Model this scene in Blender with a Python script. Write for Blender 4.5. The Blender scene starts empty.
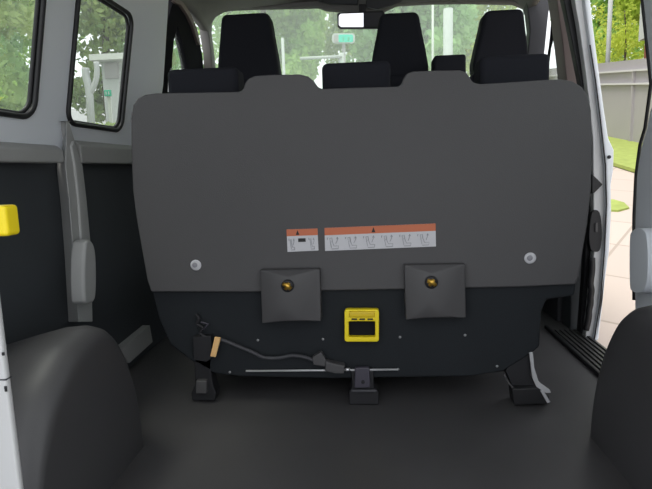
import bpy, bmesh, math, random
from mathutils import Vector, Matrix, noise

# ------------------------------------------------------------------ camera, sky, sun, exposure
scn = bpy.context.scene
COL = scn.collection
FPX, CX, CY = 520.0, 326.0, 244.5
CAM = Vector((0.02, 0.0, 0.73))
YAW, PITCH, ROLL = math.radians(4.867), math.radians(-8.309), math.radians(1.7)
FW = Vector((-math.sin(YAW)*math.cos(PITCH), math.cos(YAW)*math.cos(PITCH), math.sin(PITCH)))
_r0 = Vector((math.cos(YAW), math.sin(YAW), 0)); _u0 = _r0.cross(FW)
RT = _r0*math.cos(ROLL) - _u0*math.sin(ROLL); UP = RT.cross(FW)
cd = bpy.data.cameras.new('camera'); cam = bpy.data.objects.new('camera', cd); COL.objects.link(cam)
cd.sensor_width = 36; cd.lens = FPX/652*36; cd.clip_start = 0.02; cd.clip_end = 300
m3 = Matrix((RT, UP, -FW)).transposed()
cam.matrix_world = Matrix.Translation(CAM) @ m3.to_4x4()
scn.camera = cam

w = bpy.data.worlds.new('sky'); scn.world = w; w.use_nodes = True
bg = w.node_tree.nodes['Background']
bg.inputs[0].default_value = (0.93, 0.96, 1.0, 1); bg.inputs[1].default_value = 1.25
sd = bpy.data.lights.new('sun', 'SUN'); sd.energy = 2.2; sd.angle = math.radians(25); sd.color = (1, .96, .88)
sun = bpy.data.objects.new('sun', sd); COL.objects.link(sun)
sun.rotation_euler = Vector((-.30, -.22, .92)).to_track_quat('Z', 'Y').to_euler()
scn.view_settings.view_transform = 'Standard'; scn.view_settings.look = 'None'
scn.view_settings.gamma = 1; scn.view_settings.use_curve_mapping = False
scn.view_settings.exposure = 0.35

# ------------------------------------------------------------------ survey helpers: a pixel's sight line cut with a real plane
def ray(px, py): return FW*FPX + RT*(px-CX) - UP*(py-CY)
def onP(px, py, p, n):
    d = ray(px, py); n = Vector(n); return CAM + d*((Vector(p)-CAM).dot(n)/d.dot(n))
def onX(px, py, X): return onP(px, py, (X, 0, 0), (1, 0, 0))
def onY(px, py, Y): return onP(px, py, (0, Y, 0), (0, 1, 0))
def onZ(px, py, Z): return onP(px, py, (0, 0, Z), (0, 0, 1))
K = 0.16
def onWall(px, py, side, off=0): # tilted upper side wall, side -1 left, 1 right; off = inward offset
    return onP(px, py, (side*(0.88-off), 0, 0.8), (1, 0, side*K))

# ------------------------------------------------------------------ materials
def mat(name, col, rough=.6, metal=0, bump=0, bscale=200, var=0, vscale=6, spec=.5, emis=None, trans=0, coat=0):
    m = bpy.data.materials.new(name); m.use_nodes = True; nt = m.node_tree; b = nt.nodes['Principled BSDF']
    b.inputs['Base Color'].default_value = (*col, 1); b.inputs['Roughness'].default_value = rough
    b.inputs['Metallic'].default_value = metal; b.inputs['Specular IOR Level'].default_value = spec
    b.inputs['Coat Weight'].default_value = coat
    tc = nt.nodes.new('ShaderNodeTexCoord')
    if var:
        n = nt.nodes.new('ShaderNodeTexNoise'); n.inputs['Scale'].default_value = vscale; n.inputs['Detail'].default_value = 5
        mx = nt.nodes.new('ShaderNodeMix'); mx.data_type = 'RGBA'
        mx.inputs[6].default_value = tuple(c*(1-var) for c in col)+(1,); mx.inputs[7].default_value = tuple(min(1, c*(1+var)) for c in col)+(1,)
        nt.links.new(tc.outputs['Object'], n.inputs['Vector']); nt.links.new(n.outputs[0], mx.inputs[0]); nt.links.new(mx.outputs[2], b.inputs['Base Color'])
    if bump:
        n = nt.nodes.new('ShaderNodeTexNoise'); n.inputs['Scale'].default_value = bscale; n.inputs['Detail'].default_value = 3
        bp = nt.nodes.new('ShaderNodeBump'); bp.inputs['Strength'].default_value = bump; bp.inputs['Distance'].default_value = .002
        nt.links.new(tc.outputs['Object'], n.inputs['Vector']); nt.links.new(n.outputs[0], bp.inputs['Height']); nt.links.new(bp.outputs[0], b.inputs['Normal'])
    if emis: b.inputs['Emission Color'].default_value = (*emis[0], 1); b.inputs['Emission Strength'].default_value = emis[1]
    return m
M = dict(
    shell=mat('grey_moulded_shell', (.098, .096, .099), .75, bump=.25, bscale=350, var=.05, vscale=3, spec=.3),
    headrest=mat('black_cloth', (.016, .017, .023), .85, bump=.3, bscale=400, spec=.25),
    base=mat('black_carpet_board', (.0175, .0205, .024), .8, bump=.3, bscale=250, var=.12, spec=.25),
    cover=mat('charcoal_plastic', (.072, .070, .073), .55, bump=.15, bscale=400),
    floor=mat('black_rubber_mat', (.078, .076, .078), .42, bump=.25, bscale=500, var=.18, vscale=5, spec=.4),
    arch=mat('black_arch_liner', (.064, .063, .066), .45, bump=.12, bscale=500, var=.08, spec=.45),
    panel=mat('dark_side_liner', (.048, .054, .060), .7, bump=.2, bscale=300, var=.08, spec=.3),
    body=mat('grey_painted_steel', (.78, .82, .87), .38, var=.03, vscale=2),
    trim=mat('grey_moulded_trim', (.36, .365, .36), .55, bump=.1, bscale=500, var=.04, vscale=3),
    liner=mat('grey_headliner', (.22, .215, .205), .9, bump=.2, bscale=400),
    white=mat('white_painted_steel', (.60, .61, .62), .35, var=.02),
    rubber=mat('black_rubber', (.012, .012, .014), .5),
    dark=mat('satin_black_plastic', (.014, .014, .017), .6),
    dtrim=mat('dark_grey_trim', (.05, .05, .058), .6),
    yellow=mat('yellow_plastic', (.78, .55, .01), .35),
    yellow2=mat('bright_yellow_plastic', (.97, .76, .012), .35),
    gold=mat('brass_latch', (.75, .45, .08), .3, metal=.8),
    silver=mat('bright_steel', (.75, .75, .77), .3, metal=1),
    bracket=mat('painted_bracket', (.06, .055, .075), .5),
    tag=mat('amber_tag', (.85, .52, .22), .5),
    lab=mat('label_white', (.63, .63, .66), .5, var=.03, vscale=60),
    org=mat('label_orange', (.60, .17, .08), .5),
    ink=mat('label_ink', (.30, .30, .33), .6),
    black=mat('label_black', (.02, .02, .02), .6),
    alu=mat('ribbed_sill', (.06, .06, .06), .38, metal=.3),
    strap=mat('light_steel_strap', (.62, .62, .64), .4, metal=.3),
    zinc=mat('dull_zinc', (.30, .30, .31), .5),
    matte=mat('matte_black_frame', (.014, .014, .017), .95, spec=.08),
    pave=None, grass=None,
    fence=mat('weathered_zinc_fence', (.37, .345, .365), .6, var=.06, vscale=1.5),
    rail=mat('pale_fence_rail', (.60, .58, .60), .6),
    concrete=mat('pale_concrete', (.62, .63, .60), .8, var=.08, vscale=2),
    wallw=mat('white_render_wall', (.48, .49, .49), .8, var=.04),
    brick=mat('brown_red_brick', (.30, .10, .07), .8, var=.2, vscale=8),
    asphalt=mat('grey_asphalt', (.27, .27, .27), .85, var=.15, vscale=3, bump=.5, bscale=40),
    bark=mat('brown_bark', (.10, .075, .05), .9, var=.3, vscale=12, bump=.8, bscale=30),
    green=mat('green_sign_face', (.0, .42, .24), .4),
    cyan=mat('teal_sign_added_glow', (.0, .35, .28), .4, emis=((.0, .75, .50), .35)),  # emission imitates the overexposed brightness of the sign face
    mirror=mat('mirror_glass', (.9, .9, .92), .03, metal=1),
    pinkedge=mat('brown_grey_edge_trim', (.22, .17, .16), .6),
)
def nodes_mat(name, build):
    m = bpy.data.materials.new(name); m.use_nodes = True; nt = m.node_tree; nt.nodes.clear()
    out = nt.nodes.new('ShaderNodeOutputMaterial'); build(nt, out); return m
def leafmat(name, c1, c2, scale=.9):
    def f(nt, out):
        g = nt.nodes.new('ShaderNodeTexNoise'); g.inputs['Scale'].default_value = scale; g.inputs['Detail'].default_value = 6
        tc = nt.nodes.new('ShaderNodeTexCoord'); nt.links.new(tc.outputs['Object'], g.inputs['Vector'])
        r = nt.nodes.new('ShaderNodeMapRange'); r.inputs[1].default_value = .35; r.inputs[2].default_value = .65; nt.links.new(g.outputs[0], r.inputs[0])
        mx = nt.nodes.new('ShaderNodeMix'); mx.data_type = 'RGBA'; mx.inputs[6].default_value = (*c1, 1); mx.inputs[7].default_value = (*c2, 1)
        nt.links.new(r.outputs[0], mx.inputs[0])
        d = nt.nodes.new('ShaderNodeBsdfDiffuse'); t = nt.nodes.new('ShaderNodeBsdfTranslucent'); a = nt.nodes.new('ShaderNodeMixShader'); a.inputs[0].default_value = .45
        nt.links.new(mx.outputs[2], d.inputs[0]); nt.links.new(mx.outputs[2], t.inputs[0])
        nt.links.new(d.outputs[0], a.inputs[1]); nt.links.new(t.outputs[0], a.inputs[2]); nt.links.new(a.outputs[0], out.inputs[0])
    return nodes_mat(name, f)
M['leafA'] = leafmat('pale_green_leaves', (.32, .54, .15), (.60, .80, .28))
M['leafB'] = leafmat('mid_green_leaves', (.20, .32, .13), (.50, .60, .22))
M['leafC'] = leafmat('yellow_green_leaves', (.34, .47, .06), (.70, .76, .16))
M['leafD'] = leafmat('grey_green_leaves', (.26, .47, .22), (.48, .70, .32))
def glassmat(name, haze, tint=(1, 1, 1)):
    def f(nt, out):
        t = nt.nodes.new('ShaderNodeBsdfTransparent'); t.inputs[0].default_value = (*tint, 1)
        d = nt.nodes.new('ShaderNodeBsdfTranslucent'); d.inputs[0].default_value = (.9, .95, .9, 1)
        a = nt.nodes.new('ShaderNodeMixShader'); a.inputs[0].default_value = haze
        g = nt.nodes.new('ShaderNodeBsdfGlossy'); g.inputs['Roughness'].default_value = .02
        b = nt.nodes.new('ShaderNodeMixShader')
        nt.links.new(t.outputs[0], a.inputs[1]); nt.links.new(d.outputs[0], a.inputs[2])
        b.inputs[0].default_value = .035; nt.links.new(a.outputs[0], b.inputs[1]); nt.links.new(g.outputs[0], b.inputs[2]); nt.links.new(b.outputs[0], out.inputs[0])
    return nodes_mat(name, f)
M['glass'] = glassmat('hazy_side_glass', .04, (.95, .98, .96))  # small share of milky haze mixed into the pane
M['screen'] = glassmat('hazy_windscreen_glass', .11, (.92, .98, .93))  # milky share imitates the overexposed, reflected haze in the windscreen
def pave(nt, out):
    b = nt.nodes.new('ShaderNodeBsdfPrincipled'); b.inputs['Roughness'].default_value = .8
    tc = nt.nodes.new('ShaderNodeTexCoord'); mp = nt.nodes.new('ShaderNodeMapping'); mp.inputs['Rotation'].default_value = (0, 0, .6)
    br = nt.nodes.new('ShaderNodeTexBrick'); br.inputs['Color1'].default_value = (.53, .44, .385, 1); br.inputs['Color2'].default_value = (.48, .40, .35, 1)
    br.inputs['Mortar'].default_value = (.36, .30, .25, 1); br.inputs['Scale'].default_value = 1; br.inputs['Mortar Size'].default_value = .012
    br.inputs['Brick Width'].default_value = .8; br.inputs['Row Height'].default_value = .8; br.offset = 0
    nt.links.new(tc.outputs['Object'], mp.inputs[0]); nt.links.new(mp.outputs[0], br.inputs['Vector'])
    nt.links.new(br.outputs[0], b.inputs[0]); nt.links.new(b.outputs[0], out.inputs[0])
M['pave'] = nodes_mat('beige_paving_slabs', pave)
M['grass'] = mat('grass_turf', (.30, .36, .085), .9, var=.35, vscale=9, bump=.8, bscale=60)

# ------------------------------------------------------------------ mesh helpers
def link(name, me, m=None, parent=None, smooth=False):
    o = bpy.data.objects.new(name, me); COL.objects.link(o)
    if m: me.materials.append(M[m] if isinstance(m, str) else m)
    if smooth:
        for p in me.polygons: p.use_smooth = True
    if parent:
        o.parent = parent; o.matrix_parent_inverse = Matrix.Translation(-WLOC[parent.name])
    WLOC[o.name] = Vector((0, 0, 0)) if not parent else WLOC[parent.name]*0
    return o
WLOC = {}
def from_bm(name, bm, m=None, parent=None, smooth=False, bevel=0, seg=2, angle=.5):
    bmesh.ops.recalc_face_normals(bm, faces=bm.faces)
    me = bpy.data.meshes.new(name); bm.to_mesh(me); bm.free()
    o = link(name, me, m, parent, smooth)
    if bevel:
        b = o.modifiers.new('bevel', 'BEVEL'); b.width = bevel; b.segments = seg; b.limit_method = 'ANGLE'; b.angle_limit = angle
        for p in me.polygons: p.use_smooth = True
        wn = o.modifiers.new('normals', 'WEIGHTED_NORMAL'); wn.keep_sharp = True
    return o
def empty(name, loc, label, cat, group=None):
    o = bpy.data.objects.new(name, None); COL.objects.link(o); o.location = loc; o.empty_display_size = .1
    WLOC[o.name] = Vector(loc); tag(o, label, cat, group); return o
def tag(o, label=None, cat=None, group=None, kind=None):
    if label: o['label'] = label
    if cat: o['category'] = cat
    if group: o['group'] = group
    if kind: o['kind'] = kind
    return o
def struct(o, label=None): o['kind'] = 'structure'; 
def S(o, label=None, cat=None):
    o['kind'] = 'structure'
    if label: o['label'] = label
    if cat: o['category'] = cat
    return o
def add_prism(bm, pts, vec):
    a = [bm.verts.new(p) for p in pts]; b = [bm.verts.new(Vector(p)+Vector(vec)) for p in pts]
    bm.faces.new(a); bm.faces.new(b[::-1]); n = len(a)
    for i in range(n): bm.faces.new((a[i], b[i], b[(i+1) % n], a[(i+1) % n]))
def add_box(bm, lo, hi, rot=None):
    lo, hi = Vector(lo), Vector(hi)
    pts = [(lo.x, lo.y, lo.z), (hi.x, lo.y, lo.z), (hi.x, hi.y, lo.z), (lo.x, hi.y, lo.z)]
    if rot:
        c = (lo+hi)/2; v0 = len(bm.verts)
        vs = [bm.verts.new(c + rot @ (Vector(p)-c)) for p in pts] + [bm.verts.new(c + rot @ (Vector((p[0], p[1], hi.z))-c)) for p in pts]
        for f in ((0, 1, 2, 3), (4, 5, 6, 7), (0, 1, 5, 4), (1, 2, 6, 5), (2, 3, 7, 6), (3, 0, 4, 7)): bm.faces.new([vs[i] for i in f])
    else: add_prism(bm, pts, (0, 0, hi.z-lo.z))
def add_tube(bm, pts, r, seg=10, closed=False, flat=1.0):
    pts = [Vector(p) for p in pts]; n = len(pts); rings = []; prev = None
    for i, p in enumerate(pts):
        a = pts[(i-1) % n] if (closed or i) else pts[i]; b = pts[(i+1) % n] if (closed or i < n-1) else pts[i]
        t = (b-a).normalized()
        if prev is None: x = t.orthogonal().normalized()
        else: x = (prev - t*prev.dot(t)).normalized()
        prev = x; y = t.cross(x); rr = r[i] if isinstance(r, (list, tuple)) else r
        rings.append([bm.verts.new(p + (x*math.cos(2*math.pi*k/seg) + y*math.sin(2*math.pi*k/seg))*rr) for k in range(seg)])
    for i in range(n if closed else n-1):
        A, B = rings[i], rings[(i+1) % n]
        for k in range(seg): bm.faces.new((A[k], A[(k+1) % seg], B[(k+1) % seg], B[k]))
    if not closed: bm.faces.new(rings[0]); bm.faces.new(rings[-1][::-1])
def prism(name, pts, vec, m, parent=None, bevel=0, seg=2):
    bm = bmesh.new(); add_prism(bm, pts, vec); return from_bm(name, bm, m, parent, bevel=bevel, seg=seg)
def box(name, lo, hi, m, parent=None, bevel=0, seg=2, rot=None):
    bm = bmesh.new(); add_box(bm, lo, hi, rot); return from_bm(name, bm, m, parent, bevel=bevel, seg=seg)
def tube(name, pts, r, m, parent=None, seg=10, closed=False):
    bm = bmesh.new(); add_tube(bm, pts, r, seg, closed); return from_bm(name, bm, m, parent, smooth=True)
def smooth_line(pts, n=6, closed=False):
    pts = [Vector(p) for p in pts]; out = []; N = len(pts)
    for i in range(N if closed else N-1):
        g = (lambda k: pts[k % N]) if closed else (lambda k: pts[max(0, min(N-1, k))])
        p0, p1, p2, p3 = g(i-1), g(i), g(i+1), g(i+2)
        for k in range(n):
            t = k/n; out.append(.5*((2*p1)+(p2-p0)*t+(2*p0-5*p1+4*p2-p3)*t*t+(3*p1-p0-3*p2+p3)*t**3))
    if not closed: out.append(pts[-1])
    return out
def rrect(y0, y1, z0, z1, r, n=6):
    out = []
    for (cy, cz, a0) in ((y1-r, z1-r, 0), (y0+r, z1-r, 90), (y0+r, z0+r, 180), (y1-r, z0+r, 270)):
        for k in range(n+1):
            a = math.radians(a0+90*k/n); out.append((cy+r*math.cos(a), cz+r*math.sin(a)))
    return out
def disc(name, c, axis, r, h, m, parent=None, seg=20):
    c = Vector(c); a = Vector(axis).normalized()
    return tube(name, [c, c+a*h*.7, c+a*h], [r, r, r*.75], m, parent, seg)
def sheet(bm, outer, holes, f):
    edges = []
    for loop in [outer]+holes:
        vs = [bm.verts.new(f(*p)) for p in loop]
        edges += [bm.edges.new((vs[i], vs[(i+1) % len(vs)])) for i in range(len(vs))]
    bmesh.ops.triangle_fill(bm, use_beauty=True, use_dissolve=False, edges=edges)
def face_in(o, side):
    me = o.data
    for p in me.polygons:
        if p.normal.x*side > 0: p.flip()
    me.update()
def thick(o, t, off=-1):
    s = o.modifiers.new('thickness', 'SOLIDIFY'); s.thickness = t; s.offset = off; return o

# ------------------------------------------------------------------ ground outside (the street climbs ahead of the van)
GS = .145
def gz(x, y): return -.62 + GS*y
def gplane(name, x0, x1, y0, y1, dz, m, n=1):
    bm = bmesh.new()
    v = [bm.verts.new((x, y, gz(x, y)+dz)) for x, y in ((x0, y0), (x1, y0), (x1, y1), (x0, y1))]; bm.faces.new(v)
    o = from_bm(name, bm, m); thick(o, .2 if dz <= 0 else .02+dz); return o
g = S(gplane('ground', -60, 60, -30, 90, 0, 'asphalt'), 'grey asphalt street outside the van', 'ground')
def onG(px, py): return onP(px, py, (0, 0, -.62), (0, -GS, 1))
S(gplane('pavement', 1.15, 3.8, -5, 40, .02, 'pave'), 'beige slab pavement beside the open side door', 'pavement')
S(gplane('lawn', 3.8, 5.6, -5, 40, .03, 'grass'), 'strip of bright grass in front of the grey fence', 'grass')
gv = prism('verge', [onG(a, b)+Vector((0, 0, .02)) for a, b in ((600, 202), (614, 203), (624, 206), (629, 211), (618, 214), (600, 213))], (0, 0, .02), 'grass'); S(gv, 'small grass patch between the paving slabs', 'grass')

# ------------------------------------------------------------------ van body: floor, walls, ceiling
S(box('floor', (-.94, .3, -.05), (.94, 3.42, 0), 'floor', bevel=.004))
Y0, YB = .30, 2.24
def wx(z, side, off=0): return side*(.88-off - K*(z-.8))
W1 = rrect(.70, 1.340, .892, 1.278, .045); W2 = rrect(1.510, 1.836, .892, 1.275, .04)
def lean(loop): return [(y+(z-.9)*.07, z) for y, z in loop]
W1, W2 = lean(W1), lean(W2)
W3 = [(y, z) for y, z in lean(rrect(.70, 1.52, .897, 1.275, .05))]
def grow(loop, d):
    cy = sum(p[0] for p in loop)/len(loop); cz = sum(p[1] for p in loop)/len(loop)
    hy = max(abs(p[0]-cy) for p in loop); hz = max(abs(p[1]-cz) for p in loop)
    return [(cy+(p[0]-cy)*(hy+d)/hy, cz+(p[1]-cz)*(hz+d)/hz) for p in loop]
bm = bmesh.new()
outer = [(Y0, .8), (1.45, .8), (YB-.09, .8), (YB-.045, 1.1), (YB-.06, 1.47), (Y0, 1.47)]
sheet(bm, outer, [grow(W1, .006), grow(W2, .006)], lambda y, z: (wx(z, -1), y, z))
o = S(from_bm('wall_left', bm, 'body'), 'grey painted upper side wall with two windows', 'wall'); face_in(o, -1); thick(o, .008)
bm = bmesh.new()
outer = [(Y0, .8), (1.645, .8), (1.655, .97), (1.655, 1.47), (Y0, 1.47)]
sheet(bm, outer, [grow(W3, .006)], lambda y, z: (wx(z, 1), y, z))
o = S(from_bm('wall_right', bm, 'body')); face_in(o, 1); thick(o, .008)
# lower walls: frames standing proud and dark liner panels set back
box_ = box('wall_left_lower', (-.95, Y0, 0), (-.905, 3.2, .8), 'panel'); S(box_, 'dark liner panels on the lower left wall', 'wall')
S(box('wall_right_lower', (.905, Y0, 0), (.95, 1.64, .8), 'panel'))
S(box('wall_right_front', (.90, 2.385, 0), (.95, 3.42, .95), 'panel'))
# ceiling with curved shoulders
bm = bmesh.new(); prof = []
for s in (-1, 1):
    arc = [(s*(.773), 1.46), (s*.765, 1.49), (s*.74, 1.52), (s*.69, 1.545), (s*.60, 1.56), (s*.3, 1.575)]
    prof += arc if s < 0 else arc[::-1]
rows = []
for y in (Y0, 1.5, 2.5, 2.69):
    rows.append([bm.verts.new((x, y, z-(.03 if y > 2.6 else 0))) for x, z in prof])
for a, b in zip(rows, rows[1:]):
    for i in range(len(prof)-1): bm.faces.new((a[i], a[i+1], b[i+1], b[i]))
o = S(from_bm('ceiling', bm, 'liner', smooth=True)); thick(o, .04, 1)

# window frames (seals) and glass
def window(name, loop, side, label):
    f = lambda y, z, d=0: Vector((wx(z, side, d), y, z))
    bm = bmesh.new(); g_ = [f(y, z, -.012) for y, z in grow(loop, .004)]
    add_prism(bm, g_, (side*.004, 0, 0)); gl = from_bm(name, bm, 'glass'); S(gl, label, 'window')
    bm = bmesh.new(); add_tube(bm, [f(y, z, .004) for y, z in grow(loop, .007)], .0075, 8, True)
    add_tube(bm, [f(y, z, -.006) for y, z in grow(loop, -.001)], .006, 8, True)
    from_bm('rubber_seal', bm, 'rubber', gl, smooth=True)
    return gl
window('window_1', W1, -1, 'rear left side window with black rubber seal')
window('window_2', W2, -1, 'narrower left side window ahead of the pillar')
window('window_3', W3, 1, 'right side window at the edge of view')

# ledge and lower frame on the left
def yz(pts, X): return [onX(a, b, X) for a, b in pts]
bm = bmesh.new()
add_prism(bm, [(-.85, Y0, .762), (-.85, 1.44, .762), (-.85, 1.44, .800), (-.872, 1.44, .822), (-.905, 1.44, .822), (-.905, Y0, .822), (-.872, Y0, .822), (-.85, Y0, .800)][0:0] or [(-.85, Y0, .768), (-.85, Y0, .803), (-.868, Y0, .818), (-.905, Y0, .818), (-.905, Y0, .768)], (0, 1.15, 0))
add_prism(bm, [(-.85, 1.54, .768), (-.85, 1.54, .823), (-.868, 1.54, .838), (-.905, 1.54, .838), (-.905, 1.54, .768)], (0, .70, 0))
S(from_bm('trim_1', bm, 'trim', bevel=.006, seg=3), 'grey ledge under the left windows', 'ledge')
bm = bmesh.new()
def loft_pillar(bm, near, far, side, xt, xb):
    # near edge is a sloped return from the wall (xb) up to the face (xt), far edge drops straight back
    base = [onX(a, b, side*xb) for a, b, _ in near] + [Vector((side*xb, onX(a, b, side*xt).y, onX(a, b, side*xt).z)) for a, b in far]
    top = [onX(a+sh, b, side*xt) for a, b, sh in near] + [onX(a, b, side*xt) for a, b in far]
    A = [bm.verts.new(p) for p in base]; B = [bm.verts.new(p) for p in top]; n = len(A)
    bm.faces.new(A); bm.faces.new(B)
    for k in range(n): bm.faces.new((A[k], A[(k+1) % n], B[(k+1) % n], B[k]))
loft_pillar(bm, [(68, 322, 10), (68, 318, 10), (64, 250, 9), (60, 200, 9), (56.5, 168, 9), (57.5, 158, 8), (60, 146, 6), (63, 134, 3), (65, 121, 1.2)],
            [(69.5, 121), (73, 134), (78, 150), (83, 166), (87, 200), (91, 243), (92, 280), (93, 322)], -1, .838, .906)
p1 = from_bm('pillar_trim', bm, 'trim', bevel=.010, seg=3)
bm = bmesh.new(); add_prism(bm, yz([(71.5, 146), (75, 165), (79, 200), (82, 245), (87, 245), (84.5, 200), (80, 165), (74, 140)], -.832), (-.02, 0, 0))
o1 = from_bm('raised_rib', bm, 'trim', p1, bevel=.005)
bm = bmesh.new(); add_prism(bm, smooth_line(yz([(86, 243), (91, 240), (95, 246), (97, 262), (97, 290), (95, 301), (90, 304), (85, 301), (84, 270)], -.79), 3, True), (-.045, 0, 0))
from_bm('belt_cover', bm, 'trim', p1, bevel=.012, seg=3)
S(p1, 'grey moulded pillar between the left side windows', 'pillar'); p1.name = 'trim_2'
# step plate low on the left wall
S(prism('trim_3', [onX(*p, -.875) for p in ((120, 350), (150, 325), (153, 342), (130, 363))], (-.04, 0, 0), 'trim', bevel=.003), 'flat grey plate low on the left wall', 'trim')

# right rear pillar with bump and latch
bm = bmesh.new()
pr = [(655, 96), (649, 110), (645, 130), (640, 147), (637, 165), (635.5, 178), (634, 221), (633.5, 260), (634, 330), (700, 330), (700, 96)]
add_prism(bm, yz(pr, .83), (.08, 0, 0))
p2 = from_bm('trim_4', bm, 'body', bevel=.012, seg=3); S(p2, 'grey moulded pillar at the rear edge of the open side door', 'pillar')
bm = bmesh.new(); add_prism(bm, smooth_line(yz([(632, 231), (639, 228), (646, 234), (648, 260), (646, 285), (640, 293), (632, 291), (629.5, 283), (629.5, 240)], .79), 3, True), (.045, 0, 0))
from_bm('belt_cover', bm, 'body', p2, bevel=.012, seg=3)
tube('door_edge_seal', [onX(*p, .872) for p in ((634, 300), (633.5, 250), (634, 215), (636, 175), (640, 145), (645, 128))] + [(wx(z, 1), 1.662, z) for z in (.95, 1.0, 1.1, 1.25, 1.4, 1.46)], .005, 'rubber', p2)

# wheel arches
def arch(name, side, label, prof):
    pr = smooth_line([(0, y, z) for y, z in prof], 6)
    bm = bmesh.new(); rings = []; cy = prof[0][0] + .62*(prof[-1][0]-prof[0][0])
    # (x, pull-back of the front, height factor): rounded in plan towards the aisle, falling towards the wall
    for x, d, hf in ((.60, .34, .86), (.602, .30, .91), (.609, .25, .955), (.624, .17, .985), (.65, .09, 1.0), (.69, .03, .99), (.75, 0, .95), (.83, 0, .89), (.905, 0, .84)):
        ring = []
        for p in pr:
            yy = cy + (p.y-cy)*(1-d*(1.0 if p.y > cy else .35)); ring.append(bm.verts.new((side*x, yy, max(0, p.z*hf))))
        rings.append(ring)
    for a, b in zip(rings, rings[1:]):
        for i in range(len(a)-1): bm.faces.new((a[i], a[i+1], b[i+1], b[i]))
    bm.faces.new(rings[0]); bm.faces.new(rings[-1][::-1])
    o = from_bm(name, bm, 'arch', smooth=True); tag(o, label, 'wheel arch', None); return o
profL = [(.78, 0), (.80, .10), (.84, .21), (.90, .30), (.99, .365), (1.06, .383), (1.12, .385), (1.19, .355), (1.26, .28), (1.305, .19), (1.33, .09), (1.34, 0)]
profR = [(.78, 0), (.80, .12), (.84, .24), (.90, .34), (.99, .395), (1.08, .415), (1.17, .412), (1.26, .37), (1.34, .285), (1.395, .19), (1.425, .09), (1.435, 0)]
arch('wheel_arch_cover', -1, 'black moulded wheel arch cover on the left side of the floor', profL)
arch('wheel_arch_cover', 1, 'black moulded wheel arch cover on the right beside the open door', profR)

# ------------------------------------------------------------------ front end: header, pillars, windscreen, dashboard
hdr = [(180, -14), (180, 2), (204, 14), (211, 13), (216, 11), (228, 8.5), (250, 7.5), (300, 6.5), (318, 6), (326, 9), (340, 10), (350, 13), (380, 12), (397, 4), (430, 2), (470, 1.5), (515, 2.5), (528, 8), (560, 8), (560, -14)]
S(prism('trim_5', [onY(a, b, 2.70) for a, b in hdr], (0, .05, 0), 'liner', bevel=.006), 'grey headliner edge above the windscreen', 'trim')
def wedge(pts, Y, t, name, m, parent=None, bevel=.006): return prism(name, [onY(a, b, Y) for a, b in pts], (0, t, 0), m, parent, bevel)
S(wedge([(176, -8), (183, -1), (193, 12), (199, 30), (203, 55), (204.5, 110), (216, 110), (213.5, 75), (211, 50), (208.5, 30), (209, 20), (214, 12), (222, 8), (222, -8)], 2.70, .06, 'trim_6', 'liner'), 'grey moulded windscreen pillar trim on the left', 'pillar')
S(wedge([(526, -6), (527.5, 8), (530, 30), (527, 60), (525, 110), (537, 110), (541, 80), (545, 50), (548, 20), (551, -6)], 2.62, .06, 'trim_7', 'dtrim'), 'dark windscreen pillar trim on the right', 'pillar')
ws = bmesh.new()
a = [(-.80, 2.76, 1.64), (.86, 2.76, 1.64), (1.0, 3.5, .9), (-.98, 3.5, .9)]
add_prism(ws, a, (0, .004, .004)); S(from_bm('window_4', ws, 'screen'), 'windscreen at the front of the van', 'windscreen')
dsh = [( 0, 2.95, .55), (0, 2.92, .85), (0, 3.0, .93), (0, 3.45, .95), (0, 3.5, .55)]
tag(prism('dashboard', [(-.88, y, z) for _, y, z in dsh], (1.76, 0, 0), 'dtrim', bevel=.03, seg=3), 'dark dashboard under the windscreen, behind the seats', 'dashboard')
S(box('wall_front', (-.94, 3.42, -.05), (.94, 3.5, .60), 'panel'))

# left front door: frame, window, lower panel
def wl(pts, off): return [onWall(a, b, -1, off) for a, b in pts]
dl = box('door_1', (-.90, 2.24, .02), (-.872, 3.0, 1.04), 'dtrim', bevel=.01); S(dl, 'left front door with small triangular window', 'door')
def lpoly(name, pts, off, t, m, par, bev=.003):
    bm = bmesh.new(); add_prism(bm, wl(pts, off), (-t, 0, 0)); return from_bm(name, bm, m, par, bevel=bev)
lpoly('door_frame', [(163, 110), (164, 60), (168, 20), (172, 6), (176, -2), (182, 0), (190, 12), (197, 30), (202, 52), (204.5, 75), (206, 110), (188, 110), (187.5, 72), (186, 60), (182, 42), (177.8, 26), (174, 42), (172.5, 60), (172, 72), (172.5, 110)], -.006, .03, 'matte', dl)
lpoly('edge_trim', [(174, 1), (177.5, -1), (183, 2), (190, 12), (197, 28), (201, 45), (199, 45), (193, 26), (188, 15), (181, 5), (176, 3)], .008, .014, 'pinkedge', dl, .001)
lpoly('window_pane', [(171, 112), (171, 72), (172, 55), (177.5, 23), (184, 42), (189, 72), (189, 112)], -.02, .004, 'glass', dl, 0)
lpoly('belt_webbing', [(168.5, 92), (169.5, 74), (171.6, 68), (172.2, 75), (171.5, 92)], .012, .004, 'white', dl, 0)

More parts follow.
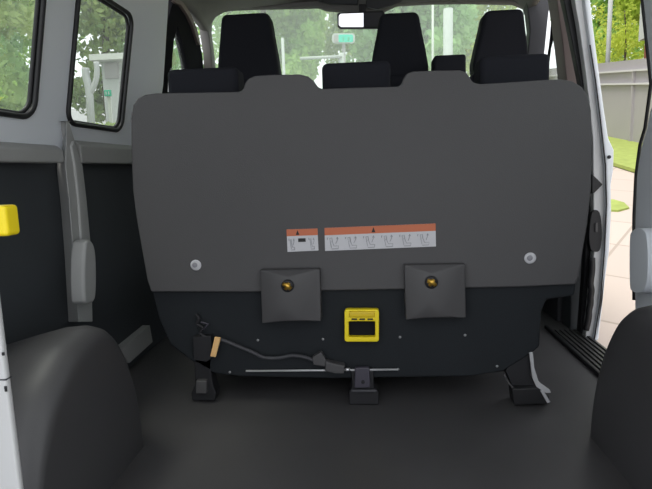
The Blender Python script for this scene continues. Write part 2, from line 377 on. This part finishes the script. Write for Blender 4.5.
# right front door and B pillar
dr = box('door_2', (.872, 2.39, .0), (.90, 3.0, 1.00), 'dtrim', bevel=.01); S(dr, 'right front door seen past the seats', 'door')
def yp(name, pts, Y, t, m, par=None, bev=.004): return prism(name, [onY(a, b, Y) for a, b in pts], (0, t, 0), m, par, bev)
yp('door_frame', [(545, 110), (547, 76), (552, 34), (553, 20), (552, -6), (560, -6), (561, 30), (562.5, 60), (566, 110), (561, 110), (560.5, 76), (559, 50), (556.5, 30), (551, 50), (548.5, 76), (547.5, 110)], 2.46, .03, 'matte', dr)
yp('window_pane', [(547.5, 112), (548.5, 76), (551, 50), (556, 28), (560, 50), (561, 76), (561, 112)], 2.475, .004, 'glass', dr, 0)
bp = yp('trim_8', [(556, -8), (566, -8), (570, 20), (577, 60), (582, 85), (590, 120), (593, 205), (572, 205), (572, 120), (567, 82), (563, 45), (559.5, 20)], 2.28, .10, 'pinkedge'); S(bp, 'brownish grey centre pillar trim right of the bench', 'pillar')
yp('lower_panel', [(572, 205), (593, 205), (596, 240), (593, 336), (570, 336)], 2.28, .10, 'panel', bp)
yp('body_seal', [(562, -8), (576, -8), (582, 30), (587, 68), (592, 105), (596, 140), (597, 200), (597, 248), (592, 300), (587, 334), (580, 334), (584, 280), (588, 200), (586, 110), (578, 70), (571, 35), (566, 10)], 2.20, .04, 'rubber', bp)
fl = yp('flange', [(573, -8), (579, 25), (584, 60), (589, 100), (593, 140), (594, 250), (590, 300), (585, 340), (593, 341), (600, 300), (604, 250), (606, 205), (605, 165), (600, 120), (595, 80), (590, 45), (583, -8)], 2.16, .035, 'white', bp)
fl['label'] = 'white painted door opening flange'
oe = [(583.5, -8), (590, 45), (595.5, 80), (600.5, 120), (605.5, 165), (606.5, 205), (604.5, 250), (600.5, 300), (594, 341), (599, 341), (602.5, 310), (606, 278), (610, 250), (612, 212), (611.5, 185), (614, 170), (614.5, 150), (609, 138), (604, 105), (598, 60), (593, 20), (590, -8)]
ed = yp('door_edge', oe, 2.14, .07, 'body', bp, .008)
tube('seam_line', [onY(a, b, 2.137) for a, b in oe[1:9]], .0024, 'rubber', bp)
yp('striker_wedge', [(592, 174), (594.5, 176), (603, 184.5), (594.5, 193), (592, 194)], 2.15, .02, 'dark', bp, .003)
lc = prism('lock_cup', smooth_line([onY(a, b, 2.152) for a, b in ((592, 213), (596, 210), (600, 213), (602, 225), (602, 240), (600, 250), (596, 252), (591, 250), (589, 238), (590, 222))], 3, True), (0, .02, 0), 'dark', bp, .003)
yp('latch_plate', [(595.5, 223), (598, 223), (598, 232), (595.5, 232)], 2.146, .01, 'cover', lc, .001)
disc('bolt', onY(609, 157, 2.135), (0, -1, 0), .007, .004, 'dark', bp)
pts = [(592, 258), (592, 270), (590.5, 283), (591.5, 290), (590.5, 297), (590.5, 303), (589, 310), (588.5, 318), (586, 330)]
tube('seal_tube', smooth_line([onY(a, b, 2.15) for a, b in pts], 4), .012, 'rubber', bp)
# sill with long ribs
bm = bmesh.new(); add_box(bm, (.80, 1.45, 0), (.93, 2.26, .006))
for k in range(6): add_box(bm, (.812+k*.02, 1.46, .005), (.822+k*.02, 2.25, .012))
S(from_bm('trim_9', bm, 'alu', bevel=.0015), 'ribbed door sill at the open side door', 'door sill')
S(box('trim_10', (.785, 1.45, 0), (.80, 2.30, .016), 'rubber', bevel=.004), 'black edge strip along the door sill', 'trim')

# ------------------------------------------------------------------ bench seat
bench = empty('bench_seat', (-.02, 1.55, 0), 'dark grey three-seat bench seen from behind with white warning labels and yellow pull handle', 'seat')
RP, RN = (0, 1.50, .65), (0, 1, .07)
def onB(px, py, d=0): return onP(px, py, (0, 1.50+d, .65), RN)
out = [(151, 292), (147, 280), (142, 252), (136, 218), (132.5, 190), (131, 150), (130.5, 118), (133, 105), (138, 98), (145, 94.5), (156, 93), (190, 92.5), (239, 91.5), (243, 89), (245, 83), (248, 78.5), (255, 75.5), (275, 74.3), (300, 74), (308, 76), (314, 81), (318, 87), (323, 88.5), (360, 87.3), (398, 86.2), (401.5, 84), (403, 79), (407, 73), (413, 71), (440, 70), (460, 69.8), (466, 71.5), (470, 77), (473, 82), (480, 83.8), (510, 82), (545, 79.5), (562, 79), (573, 81), (582, 86.5), (588, 95), (591.5, 110), (592.5, 150), (591.5, 190), (587.5, 225), (583, 252), (579, 276), (576, 284.5), (520, 287), (400, 289.5), (250, 292)]
bm = bmesh.new(); add_prism(bm, [onB(*p) for p in out], (0, .10, -.007))
from_bm('backrest', bm, 'shell', bench, bevel=.014, seg=4)
# sewn seam lines along the lower edge of the shell
for cxp, wpx, zt in ((206, 68, 68), (356.5, 67, 62), (512, 70, 55)):
    lo = onY(cxp-wpx/2, zt+26, 1.66); hi = onY(cxp+wpx/2, zt, 1.66)
    h = box('headrest', (lo.x, 1.62, hi.z-.165), (hi.x, 1.72, hi.z), 'headrest', bench, bevel=.018, seg=4)
    for s in (-1, 1):
        x = (lo.x+hi.x)/2 + s*(hi.x-lo.x)*.30
        tube('headrest_post', [(x, 1.66, .70), (x, 1.67, hi.z-.14)], .006, 'silver', h)
box('seat_cushion', (-.65, 1.62, .30), (.61, 2.05, .44), 'shell', bench, bevel=.04, seg=4)
box('backrest_front', (-.62, 1.585, .42), (.58, 1.68, .86), 'shell', bench, bevel=.03, seg=4)
bo = [(150, 284), (577, 278), (575, 296), (547, 300), (542, 312), (540, 347), (532, 354), (503, 372), (470, 377), (330, 379), (240, 377), (214, 374), (192, 362), (170, 345), (158, 318)]
bb = yp('seat_base', bo, 1.535, .035, 'base', bench, .008)
box('base_frame', (-.50, 1.60, .10), (.48, 1.98, .30), 'dark', bench, bevel=.01)
for p in ((258, 340), (323, 339), (400, 337), (398, 369), (465, 335), (230, 372), (497, 366), (155, 299), (554, 305)):
    if p[0] < 540 and p[0] > 160: disc('screw', onY(p[0], p[1], 1.536), (0, -1, 0), .0040, .003, 'zinc', bb, 12)
# washers low on the backrest
for p in ((196, 265), (530, 258)):
    c = onB(p[0], p[1], -.0005)
    s_ = disc('fixing_washer', c, (0, -1, -.07), .0165, .004, 'lab', bench, 24)
    disc('screw_head', c+Vector((-.002, -.004, .001)), (0, -1, 0), .008, .003, 'ink', s_, 16)
# bracket covers with latches
for (x0, y0, x1, y1, hx, hy) in ((260, 270, 320, 323.5, 287.5, 286), (404, 265, 465, 320, 431.5, 282.5)):
    bm = bmesh.new(); Yf, Yb = 1.495, 1.540
    c = [onY(x0, y0, Yf-.003), onY(x1, y0-1, Yf-.003), onY(x1+1, y1-2, Yf-.003), onY(x0+2, y1, Yf-.003)]
    tl, tr, br, bl = c
    ap = onY(hx-2, hy+18, Yf-.037); at = onY(hx, hy-9, Yf-.022)
    mb = onY((x0+x1)/2-9, y1-2.5, Yf-.014); mb2 = onY((x0+x1)/2+14, y1-3, Yf-.014)
    V = [bm.verts.new(p) for p in (tl, tr, br, bl, at, ap, mb, mb2)]
    for f in ((0, 4, 1), (0, 5, 4), (4, 5, 1), (0, 3, 5), (3, 6, 5), (6, 7, 5), (7, 2, 1), (5, 7, 1)): bm.faces.new([V[i] for i in f])
    B = [bm.verts.new(p+Vector((0, .05, 0))) for p in c]
    bm.faces.new((V[0], V[1], B[1], B[0])); bm.faces.new((V[1], V[2], B[2], B[1])); bm.faces.new((V[0], V[3], B[3], B[0]))
    bm.faces.new((V[3], V[6], V[7], V[2], B[2], B[3]))
    cv = from_bm('latch_cover', bm, 'cover', bench, bevel=.003, seg=2)
    q = onY(hx, hy, Yf-.030)
    disc('latch_hole', q+Vector((0, .006, 0)), (0, -1, 0), .0185, .009, 'dark', cv, 20)
    bm = bmesh.new(); add_tube(bm, [q+Vector((-.012, -.005, .006)), q+Vector((.0, -.008, .004)), q+Vector((.010, -.006, -.007))], [.006, .008, .006], 10)
    add_tube(bm, [q+Vector((-.006, -.004, -.009)), q+Vector((.006, -.005, .010))], .005, 8)
    from_bm('latch_striker', bm, 'gold', cv, smooth=True)
# warning labels
def onL(px, py, d): return onB(px, py, -.0015-d)
def label(quad, hdrf, cols, tri):
    tl, tr, br, bl = quad
    def at(u, v, d=0):
        x = (tl[0]*(1-u)+tr[0]*u)*(1-v)+(bl[0]*(1-u)+br[0]*u)*v; y = (tl[1]*(1-u)+tr[1]*u)*(1-v)+(bl[1]*(1-u)+br[1]*u)*v
        return onL(x, y, d)
    bm = bmesh.new(); add_prism(bm, [at(0, 0), at(1, 0), at(1, 1), at(0, 1)], (0, .002, 0))
    base = from_bm('warning_label', bm, 'lab', bench, bevel=.0005)
    bm = bmesh.new(); add_prism(bm, [at(0, 0, .0006), at(1, 0, .0006), at(1, hdrf, .0006), at(0, hdrf, .0006)], (0, .0005, 0))
    from_bm('orange_header', bm, 'org', base)
    bm = bmesh.new(); u, du = tri
    add_prism(bm, [at(u-du, hdrf*.85, .0012), at(u+du, hdrf*.85, .0012), at(u, hdrf*.15, .0012)], (0, .0004, 0))
    from_bm('warning_triangle', bm, 'black', base)
    def stroke(pts, wd=.0009):
        P = [at(a, b, .0012) for a, b in pts]
        add_tube(bm, P, wd, 4)
    rnd = random.Random(len(cols)*7+3)
    for (c, wv) in cols:
        bm = bmesh.new()
        # little line drawings: a seat outline with an arrow each
        stroke([(c-wv*.8, hdrf+.12), (c-wv*.9, hdrf+.12), (c-wv*.9, hdrf+.20)])
        stroke([(c-wv*.4, .88), (c-wv*.55, .62), (c-wv*.3, .60), (c-wv*.1, .80), (c+wv*.45, .80), (c+wv*.4, .92), (c-wv*.4, .92)])
        stroke([(c-wv*.55, .60), (c-wv*.6, .46), (c-wv*.35, .44), (c-wv*.28, .6)])
        a0 = rnd.uniform(-.1, .1)
        stroke([(c+wv*.1, .70), (c+wv*(.35+a0), .55), (c+wv*.30, .42)]); stroke([(c+wv*.18, .50), (c+wv*.30, .42), (c+wv*.42, .50)])
        from_bm('pictogram', bm, 'ink', base)
    return base, at
b1, at1 = label([(286.5, 229.5), (317.5, 228.5), (318.5, 250.5), (287.5, 252)], .30, [(.18, .13), (.82, .13)], (.35, .06))
bm = bmesh.new(); add_prism(bm, [at1(.36, .42, .0012), at1(.60, .42, .0012), at1(.60, .58, .0012), at1(.36, .58, .0012)], (0, .0004, 0))
from_bm('seat_symbol', bm, 'black', b1)
label([(324.5, 228), (435.5, 223.5), (436, 246.5), (325, 251)], .32, [(.09+.163*k, .075) for k in range(6)], (.44, .018))
# yellow pull handle
bm = bmesh.new(); Yh = 1.505
def rr2(x0, y0, x1, y1, r, Y, n=4): return [onY(a, b, Y) for a, b in rrect(x0, x1, y0, y1, r, n)]
O, I = rr2(344.5, 309.5, 379, 342, 2.6, Yh), rr2(348.7, 321.5, 375.2, 337.2, 1.2, Yh)
n = len(O); vo = [bm.verts.new(p) for p in O]; vi = [bm.verts.new(p) for p in I]; T = Vector((0, .022, 0))
vo2 = [bm.verts.new(p+T) for p in O]; vi2 = [bm.verts.new(p+T) for p in I]
for i in range(n):
    j = (i+1) % n
    bm.faces.new((vo[i], vo[j], vi[j], vi[i])); bm.faces.new((vo2[i], vo2[j], vi2[j], vi2[i])); bm.faces.new((vo[i], vo[j], vo2[j], vo2[i])); bm.faces.new((vi[i], vi[j], vi2[j], vi2[i]))
hd = from_bm('pull_handle', bm, 'yellow2', bench, bevel=.003, seg=3)
yp('handle_recess', [(346, 311), (378, 311), (378, 340.5), (346, 340.5)], Yh+.020, .02, 'matte', hd, .002)
yp('upper_bar', [(349, 311.5), (375, 311.5), (375, 317.5), (349, 317.5)], Yh-.006, .008, 'yellow', hd, .003)
for k in range(3): yp('grip_rib', [(351.5+k*8, 318.6), (357+k*8, 318.6), (357+k*8, 320), (351.5+k*8, 320)], Yh-.002, .004, 'dark', hd, 0)
# cross bar, release cable, tag
yl = 1.522
tube('cross_bar', [onY(246, 371, yl), onY(398, 369.5, yl)], .0032, 'strap', bench)
cb = tube('release_cable', smooth_line([onY(a, b, 1.512) for a, b in ((220, 339), (228, 342), (240, 347), (252, 352), (264, 357.5), (278, 358), (292, 355.5), (304, 357), (316, 361), (326, 365))], 4), .0055, 'dtrim', bench)
yp('cable_clamp', [(325, 361), (331, 363), (345, 366), (344, 374), (335, 374), (325, 371.5)], 1.500, .03, 'cover', cb, .004)
yp('cable_collar', [(312, 357.5), (321, 352), (326, 360), (325, 367), (313, 365)], 1.503, .02, 'cover', cb, .003)
disc('cable_ferrule', onY(350, 369.5, 1.505), (-1, 0, 0), .006, .014, 'silver', cb)
tg = yp('amber_tag', [(214.5, 337), (220.5, 338), (215.5, 357.5), (210, 356.5)], 1.492, .008, 'tag', bench, .002)
# release lever at left
bm = bmesh.new()
add_tube(bm, smooth_line([onY(a, b, 1.515) for a, b in ((196, 314), (199, 319), (197, 324), (203, 328), (200, 333), (206, 337))], 3), .005, 8)
add_prism(bm, [onY(a, b, 1.51) for a, b in ((193, 337), (211, 336), (212, 358), (206, 362), (194, 360))], (0, .03, 0))
rl = from_bm('release_lever', bm, 'dark', bench, bevel=.002)
tube('lever_spring', [onY(201, 322, 1.508), onY(208, 324, 1.508), onY(203, 330, 1.508)], .003, 'bracket', rl)
# feet
def foot(parts, label=None):
    f = None
    for (nm, pts, Y, t, m) in parts:
        o_ = yp(nm, pts, Y, t, m, f if f else bench, .004)
        if not f: f = o_
    return f
foot([('leg', [(194, 358), (212, 358), (211, 372), (213, 386), (216, 393), (215, 401), (192, 401), (191, 394), (195, 384)], 1.535, .05, 'dark'),
      ('floor_latch', [(195.5, 381), (206.5, 381), (206.5, 394), (195.5, 394)], 1.515, .022, 'cover')])
f2 = foot([('leg', [(351, 370), (374, 368), (374, 388), (379, 392), (379, 405), (349, 405), (349, 392), (352, 386)], 1.525, .05, 'dark'),
      ('bracket_plate', [(355, 368), (369.5, 367.5), (370.5, 388), (354, 388.5)], 1.510, .016, 'bracket'),
      ('floor_latch', [(351, 390), (377, 390), (377, 393), (351, 393)], 1.510, .016, 'dtrim')])
disc('plate_bolt', onY(363, 382, 1.509), (0, -1, 0), .005, .003, 'dark', f2)
f3 = foot([('leg', [(508, 352), (532, 348), (531, 375), (538, 388), (549, 396), (550, 403), (514, 405), (512, 386), (506, 372)], 1.54, .05, 'dark'),
      ('floor_latch', [(512, 389), (545, 388), (548, 396), (548, 404), (514, 405.5)], 1.515, .03, 'rubber')])
bm = bmesh.new()
add_prism(bm, [onY(a, b, 1.508) for a, b in ((529.5, 353), (533, 352.5), (534.5, 368), (538.5, 381), (541.5, 384), (550, 390), (551, 393), (546, 393), (536.5, 387), (532.5, 378))], (0, .006, 0))
add_prism(bm, [onY(a, b, 1.506) for a, b in ((540.5, 391), (543.5, 390.5), (550.5, 402), (547.5, 403.5))], (0, .006, 0))
from_bm('steel_strap', bm, 'strap', f3, bevel=.001)
tube('release_wire', smooth_line([onY(a, b, 1.505) for a, b in ((504, 374), (508, 382), (513, 388))], 4), .003, 'cover', f3)

# ------------------------------------------------------------------ front seats
def front_seat(px_top, px_bot, ytop, ybot, label):
    (t0, t1), (b0, b1) = px_top, px_bot
    A = onY(b0, ybot, 2.35); B = onY(b1, ybot, 2.35); Tt = onY((t0+t1)/2, ytop, 2.35); C0 = onY(t0, ytop, 2.35); C1 = onY(t1, ytop, 2.35)
    cx = (A.x+B.x)/2
    s = empty('front_seat', (cx, 2.5, 0), label, 'seat', None)
    hw, tw = (B.x-A.x)/2, (C1.x-C0.x)/2
    ctr = (C0.x+C1.x)/2; bm = bmesh.new()
    L = []
    for f_, zz in ((0, A.z-.05), (.0, A.z), (.35, A.z+(Tt.z-A.z)*.30), (.65, A.z+(Tt.z-A.z)*.6), (.85, A.z+(Tt.z-A.z)*.86), (1, Tt.z)):
        k = f_**1.3; w_ = hw*(1-k)+tw*k; c_ = cx*(1-k)+ctr*k
        L.append((c_-w_, c_+w_, zz))
    pts = [(a_, 2.35, z_) for a_, _, z_ in L] + [(b_, 2.35, z_) for _, b_, z_ in L[::-1]]
    add_prism(bm, pts, (0, .11, 0)); from_bm('headrest', bm, 'headrest', s, bevel=.022, seg=4)
    z0 = A.z-.03
    bm = bmesh.new()
    add_prism(bm, [(cx-hw*1.35, 2.37, .45), (cx-hw*1.5, 2.36, z0-.25), (cx-hw*1.3, 2.34, z0-.06), (cx-hw*.9, 2.33, z0), (cx+hw*.9, 2.33, z0), (cx+hw*1.3, 2.34, z0-.06), (cx+hw*1.5, 2.36, z0-.25), (cx+hw*1.35, 2.37, .45)], (0, .13, 0))
    from_bm('backrest', bm, 'headrest', s, bevel=.03, seg=4)
    box('seat_cushion', (cx-hw*1.5, 2.38, .36), (cx+hw*1.5, 2.84, .50), 'headrest', s, bevel=.04, seg=4)
    box('seat_base', (cx-hw*1.2, 2.42, 0), (cx+hw*1.2, 2.78, .36), 'dark', s, bevel=.01)
front_seat((221, 268), (216.5, 278.5), 12.5, 72, 'black covered front seat on the left, nearest the triangular window')
front_seat((381, 418), (370.5, 429), 11.5, 68, 'black covered middle front seat behind the rear view mirror')
front_seat((486, 524), (473.5, 530), 8.5, 62, 'black covered front seat on the right near the open door')
c0 = onY(434, 70, 2.2); c1 = onY(466.5, 53.5, 2.2)
bm = bmesh.new(); add_box(bm, (c0.x, 2.20, 0), (c1.x, 2.31, c1.z))
tag(from_bm('console', bm, 'headrest', bevel=.012, seg=3), 'small black block between the middle and right front seats', 'console')

# rear view mirror and sun visor
mr = empty('rear_view_mirror', tuple(onY(358, 14, 2.66)), 'rear view mirror hanging under the headliner at the windscreen', 'mirror')
bm = bmesh.new(); add_prism(bm, [onY(a, b, 2.62) for a, b in [(337, 14), (338.5, 12.6), (383, 10.5), (385, 13), (384, 26.5), (380, 27.8), (340, 28), (337.5, 26)]], (0, .03, 0))
from_bm('housing', bm, 'dark', mr, bevel=.004)
MP = onY(351, 20, 2.612); MN = (0, -math.cos(math.radians(11)), -math.sin(math.radians(11)))
bm = bmesh.new(); add_prism(bm, [onP(a, b, MP, MN) for a, b in [(338.8, 16), (340.5, 13.8), (363.5, 13), (363.5, 27), (341, 27), (338.8, 25)]], (0, .004, 0))
from_bm('mirror_glass', bm, 'mirror', mr)
bm = bmesh.new(); add_prism(bm, [onY(a, b, 2.616) for a, b in [(364.5, 13), (382, 12.5), (382, 26.5), (364.5, 27)]], (0, .004, 0))
from_bm('dark_mirror_part', bm, 'dtrim', mr)  # dark plate over the right part of the mirror
bm = bmesh.new(); add_prism(bm, [onY(a, b, 2.64) for a, b in [(359, 4), (366, 4), (366, 13), (359, 13)]], (0, .04, 0))
from_bm('mount', bm, 'dark', mr, bevel=.003)
tag(prism('sun_visor', [onY(a, b, 2.66) for a, b in ((316, -10), (318, 1), (330, 3.5), (358, 4), (359, -10))], (0, .02, 0), 'dtrim', bevel=.005), 'dark folded sun visor left of the mirror mount', 'sun visor')
tag(prism('sun_visor', [onY(a, b, 2.66) for a, b in ((366, -10), (366, 7), (378, 9), (392, 5), (402, 1), (402, -10))], (0, .02, 0), 'dtrim', bevel=.005), 'dark folded sun visor right of the mirror mount', 'sun visor')

# ------------------------------------------------------------------ white post with yellow cap at the left edge
po = empty('grab_post', (-.53, .7, 0), 'white steel post with a yellow plastic cap standing at the left edge', 'post')
bm = bmesh.new(); add_box(bm, (-.566, .69, .0), (-.519, .702, .648))
cl = from_bm('column', bm, 'white', po, bevel=.004)
for p, hh in (((3, 354), .005), ((5.5, 389), .0085)):
    q = onY(p[0], p[1], .689)
    bm = bmesh.new(); add_box(bm, (q.x-.0018, .6885, q.z-hh/2), (q.x+.0018, .6905, q.z+hh/2)); from_bm('slot', bm, 'dark', cl, bevel=.0005)
q = onY(5, 380, .689)
bm = bmesh.new(); add_box(bm, (-.5665, .6892, q.z-.001), (-.5185, .7025, q.z+.001)); from_bm('joint_line', bm, 'dtrim', cl)
box('cap', (-.60, .69, .648), (-.489, .72, .692), 'yellow2', po, bevel=.006, seg=4)

# ------------------------------------------------------------------ outside right: fence, trees, lamp post, building
fn = empty('fence', (5.35, 12, gz(0, 12)), 'grey panel fence with pale rails beyond the grass', 'fence')
bm = bmesh.new(); ya, yb = -2, 34
add_prism(bm, [(5.4, ya, gz(0, ya)-.05), (5.4, yb, gz(0, yb)-.05), (5.4, yb, gz(0, yb)+1.69), (5.4, ya, gz(0, ya)+1.69)], (.03, 0, 0))
from_bm('panel', bm, 'fence', fn)
for h in (1.46, 1.20):
    bm = bmesh.new(); add_prism(bm, [(5.34, ya, gz(0, ya)+h), (5.34, yb, gz(0, yb)+h), (5.34, yb, gz(0, yb)+h+.035), (5.34, ya, gz(0, ya)+h+.035)], (.06, 0, 0)); from_bm('rail', bm, 'rail', fn)
for k in range(12):
    y = 2.5+k*2.2; bm = bmesh.new(); add_box(bm, (5.35, y, gz(0, y)), (5.40, y+.06, gz(0, y)+1.5)); from_bm('fence_post', bm, 'fence', fn)

def leaves(name, seed, c, rad, n, size, m, parent, flatz=1):
    R = random.Random(seed); vs = []; fs = []; c = Vector(c)
    cl = [(Vector((R.gauss(0, .42)*rad[0], R.gauss(0, .42)*rad[1], R.gauss(0, .42)*rad[2])), R.uniform(.18, .36)) for _ in range(38)]
    mr_ = (rad[0]+rad[1]+rad[2])/3
    for i in range(n):
        q, rr = cl[R.randrange(len(cl))]
        d = Vector((R.gauss(0, 1), R.gauss(0, 1), R.gauss(0, 1))).normalized()*rr*mr_*R.uniform(.6, 1.0)
        e0 = q+d; ln = math.sqrt((e0.x/rad[0])**2+(e0.y/rad[1])**2+(e0.z/rad[2])**2)
        if ln > 1: e0 = e0*(R.uniform(.8, 1)/ln)
        p = c+e0
        a = Vector((R.gauss(0, 1), R.gauss(0, 1), R.gauss(0, .7))).normalized(); b = a.orthogonal().normalized(); b = (Matrix.Rotation(R.uniform(0, 6.28), 3, a) @ b)
        e = a.cross(b); s = size*R.uniform(.6, 1.3); k = len(vs)
        vs += [p-b*s, p+e*s*.55, p+b*s, p-e*s*.55]; fs.append((k, k+1, k+2, k+3))
    me = bpy.data.meshes.new(name); me.from_pydata([tuple(v) for v in vs], [], fs); me.update()
    return link(name, me, m, parent)
def tree(x, y, h, r, m, seed, label, n=5200, size=.085, trunk=.14, name='tree', cat='tree'):
    z = gz(x, y); t = empty(name, (x, y, z), label, cat, None)
    R = random.Random(seed)
    tube('trunk', smooth_line([(x, y, z-.1), (x+R.uniform(-.15, .15), y, z+h*.25), (x+R.uniform(-.3, .3), y, z+h*.55), (x, y, z+h*.8)], 4), [trunk]*5+[trunk*.7]*4+[trunk*.35]*4, 'bark', t)
    leaves('crown', seed, (x, y, z+h*.55), (r, r, h*.46), n, size, m, t)
    return t
T = [(-2.65, 14, 5.8, 1.6, 'leafA', 'pale green tree ahead past the left front seat'),
     (.95, 14.2, 6.2, 1.95, 'leafD', 'grey green tree ahead behind the teal road sign'),
     (-4.1, 20, 8, 1.9, 'leafB', 'green tree far ahead towards the left end of the windscreen'),
     (2.8, 18.2, 7.6, 2.0, 'leafC', 'yellow green tree ahead behind the thick white pole'),
     (-.2, 22.3, 9.2, 2.0, 'leafB', 'tall mid green tree far ahead above the barrier arm'),
     (3.5, 23.5, 9, 2.1, 'leafA', 'large pale tree furthest ahead between the middle and right seats'),
     (-4.9, 5.7, 4.6, 1.5, 'leafB', 'green tree close outside the rear left window'),
     (-7.4, 15, 7.4, 2.1, 'leafB', 'green tree rising behind the white gatehouse'),
     (-9.9, 11.9, 7.5, 1.8, 'leafD', 'grey green tree left of the gatehouse, further off'),
     (-7.4, 8.6, 6, 1.7, 'leafA', 'pale green tree between the two left windows'),
     (-9.3, 6.0, 7, 1.9, 'leafD', 'grey green tree behind the close tree at the rear left window'),
     (-14.8, 12.5, 9, 2.8, 'leafB', 'broad green tree in the back row beyond the left windows'),
     (-12.8, 18.6, 10, 2.8, 'leafA', 'pale green back row tree above the gatehouse roof'),
     (-13.6, 5.4, 8.5, 2.8, 'leafB', 'back row tree at the left edge of the rear left window'),
     (-9.5, 24.5, 11, 3.0, 'leafD', 'grey green tree far beyond the gatehouse'),
     (9.6, 14, 8.0, 2.0, 'leafC', 'bright yellow green tree over the fence'),
     (9.6, 18.3, 9.0, 2.1, 'leafC', 'second yellow green tree further along the fence'),
     (9.6, 22.8, 10.0, 2.2, 'leafA', 'furthest pale tree along the fence')]
for i, (x, y, h, r, m, lb) in enumerate(T): tree(x, y, h, r, m, 11+i, lb, n=11000, size=(.14 if x < -12 else .062 if y < 9 else .115))
for i, (x, y, h, r, m, lb) in enumerate([(-3.1, 3.7, 2.0, .8, 'leafB', 'mid green bush under the rear left window'), (-5.2, 7.7, 1.7, .6, 'leafC', 'yellow green bush behind the pillar between the left windows'), (-4.6, 9.0, .95, .55, 'leafB', 'green bush in front of the white gatehouse'), (6.75, 12.9, 3.6, .85, 'leafC', 'yellow green bush behind the fence beside the white building'), (6.75, 14.9, 3.8, .9, 'leafC', 'yellow green bush behind the fence near the lamp pole'), (6.8, 17.2, 4.2, 1.0, 'leafC', 'furthest yellow green bush behind the fence')]):
    tree(x, y, h, r, m, 60+i, lb, n=2600, size=.05, trunk=.04, name='bush', cat='bush')

# white gatehouse, forked post and green sign seen through the left window
gh = empty('gatehouse', (-6.0, 11.0, gz(0, 11)), 'small white gatehouse with flat roof seen through the narrower left window', 'building')
def at12(px, py, D=11.0): return onY(px, py, D)
a_, b_ = at12(101, 62), at12(121, 112)
box('wall', (a_.x, 11, gz(0, 11)-.2), (b_.x+.0, 12.5, a_.z), 'wallw', gh)
box('roof', (a_.x-.15, 10.8, a_.z), (b_.x+.3, 12.7, a_.z+.12), 'concrete', gh)
q0, q1 = at12(104, 63, 10.98), at12(119, 78, 10.98); box('shutter', (q0.x, 10.97, q1.z), (q1.x, 11.01, q0.z), 'fence', gh)
fp = empty('forked_post', tuple(at12(90, 112, 9.5)), 'white forked post standing left of the gatehouse', 'post')
pts = [(90, 125), (89.5, 95), (88, 84), (86, 76), (85.5, 68)]
zb = gz(0, 9.5)
P = [onY(a, b, 9.5) for a, b in pts]; tube('stem', [Vector((P[0].x, 9.5, zb-.05))]+smooth_line(P[1:], 3), .07, 'wallw', fp)
tube('fork', smooth_line([onY(a, b, 9.5) for a, b in ((89.5, 95), (93, 88), (96, 80), (97, 70), (96, 62))], 3), .05, 'wallw', fp)
sg = empty('green_sign', tuple(onY(107, 93, 9.8)), 'small green sign board in front of the gatehouse', 'sign')
s0, s1 = onY(103.6, 90, 9.8), onY(111, 96, 9.8)
box('board', (s0.x, 9.8, s1.z), (s1.x, 9.84, s0.z), 'green', sg, bevel=.01)
box('sign_post', ((s0.x+s1.x)/2-.03, 9.84, gz(0, 9.8)), ((s0.x+s1.x)/2+.03, 9.88, s0.z), 'concrete', sg)
for k in range(2):
    u = s0.x+(s1.x-s0.x)*(.28+.4*k); box('white_mark', (u, 9.79, s1.z+.03), (u+.012, 9.8, s0.z-.03), 'lab', sg)

# road sign, barrier arm and poles ahead
rs = empty('road_sign', tuple(onY(343.5, 38, 11)), 'bright teal road sign with white border seen through the windscreen', 'sign')
def rrp(x0, y0, x1, y1, r, Y): return [onY(a, b, Y) for a, b in rrect(x0, x1, y0, y1, r, 4)]
prism('border', rrp(332, 33.2, 355, 43.2, 3, 11), (0, .04, 0), 'wallw', rs)
prism('sign_face', rrp(338.5, 34.5, 353, 42, 1.5, 10.985), (0, .02, 0), 'cyan', rs)
prism('grey_field', rrp(334, 35, 338.6, 42, 1, 10.984), (0, .02, 0), 'fence', rs)
for (a, b) in ((342.5, 344), (347.5, 349.5)): prism('dark_mark', [onY(a, 37, 10.982), onY(b, 37, 10.982), onY(b, 41, 10.982), onY(a, 41, 10.982)], (0, .005, 0), 'green', rs)
q = onY(343.5, 43, 11.05); tube('sign_pole', [(q.x, 11.09, gz(0, 11)-.1), (q.x, 11.09, q.z+.1)], .035, 'fence', rs)
ba = empty('barrier_arm', tuple(onY(342, 57, 12)), 'thin white barrier arm below the teal road sign', 'barrier')
tube('arm', [onY(300, 58.5, 10), onY(342, 56.5, 10)], .028, 'wallw', ba)
q = onY(341, 56, 10.0); tube('arm_post', [(q.x, 10.05, gz(0, 10)-.1), (q.x, 10.05, q.z+.06)], .05, 'wallw', ba)
def pole(x0, x1, top, Y, label, m='concrete'):
    a = onY(x0, 50, Y); b = onY(x1, 50, Y); t = onY((x0+x1)/2, top, Y); r = (b.x-a.x)/2
    o_ = tube('street_pole', [((a.x+b.x)/2, Y, gz(0, Y)-.1), ((a.x+b.x)/2, Y, t.z)], r, m); tag(o_, label, 'pole'); return o_
pole(443, 453, 9, 8.5, 'thick white pole between the middle and right front seats', 'wallw')
pole(431.5, 434, -30, 12, 'thin grey pole left of the thick white pole')
pole(281.5, 284.5, 38, 9, 'short pale post right of the left front seat', 'wallw')
p_ = onX(608, 56, 5.7); q_ = onX(609, -60, 5.7)
tag(tube('street_pole', [(5.7, p_.y, gz(0, p_.y)), (5.7, p_.y, q_.z)], .05, 'wallw'), 'slender white lamp pole just behind the fence', 'pole')
bu = empty('building', (6.4, 11.1, gz(0, 11.1)), 'white building corner on a brown brick base behind the fence', 'building')
a = onY(631, 0, 11.6); b = onY(634, 41, 11.6)
box('upper_wall', (5.56, 10.6, b.z), (7.2, 11.6, a.z+2), 'wallw', bu); box('brick_base', (5.66, 10.65, gz(0, 10.6)-.1), (7.1, 11.55, b.z), 'brick', bu)
bpy.context.view_layer.update()
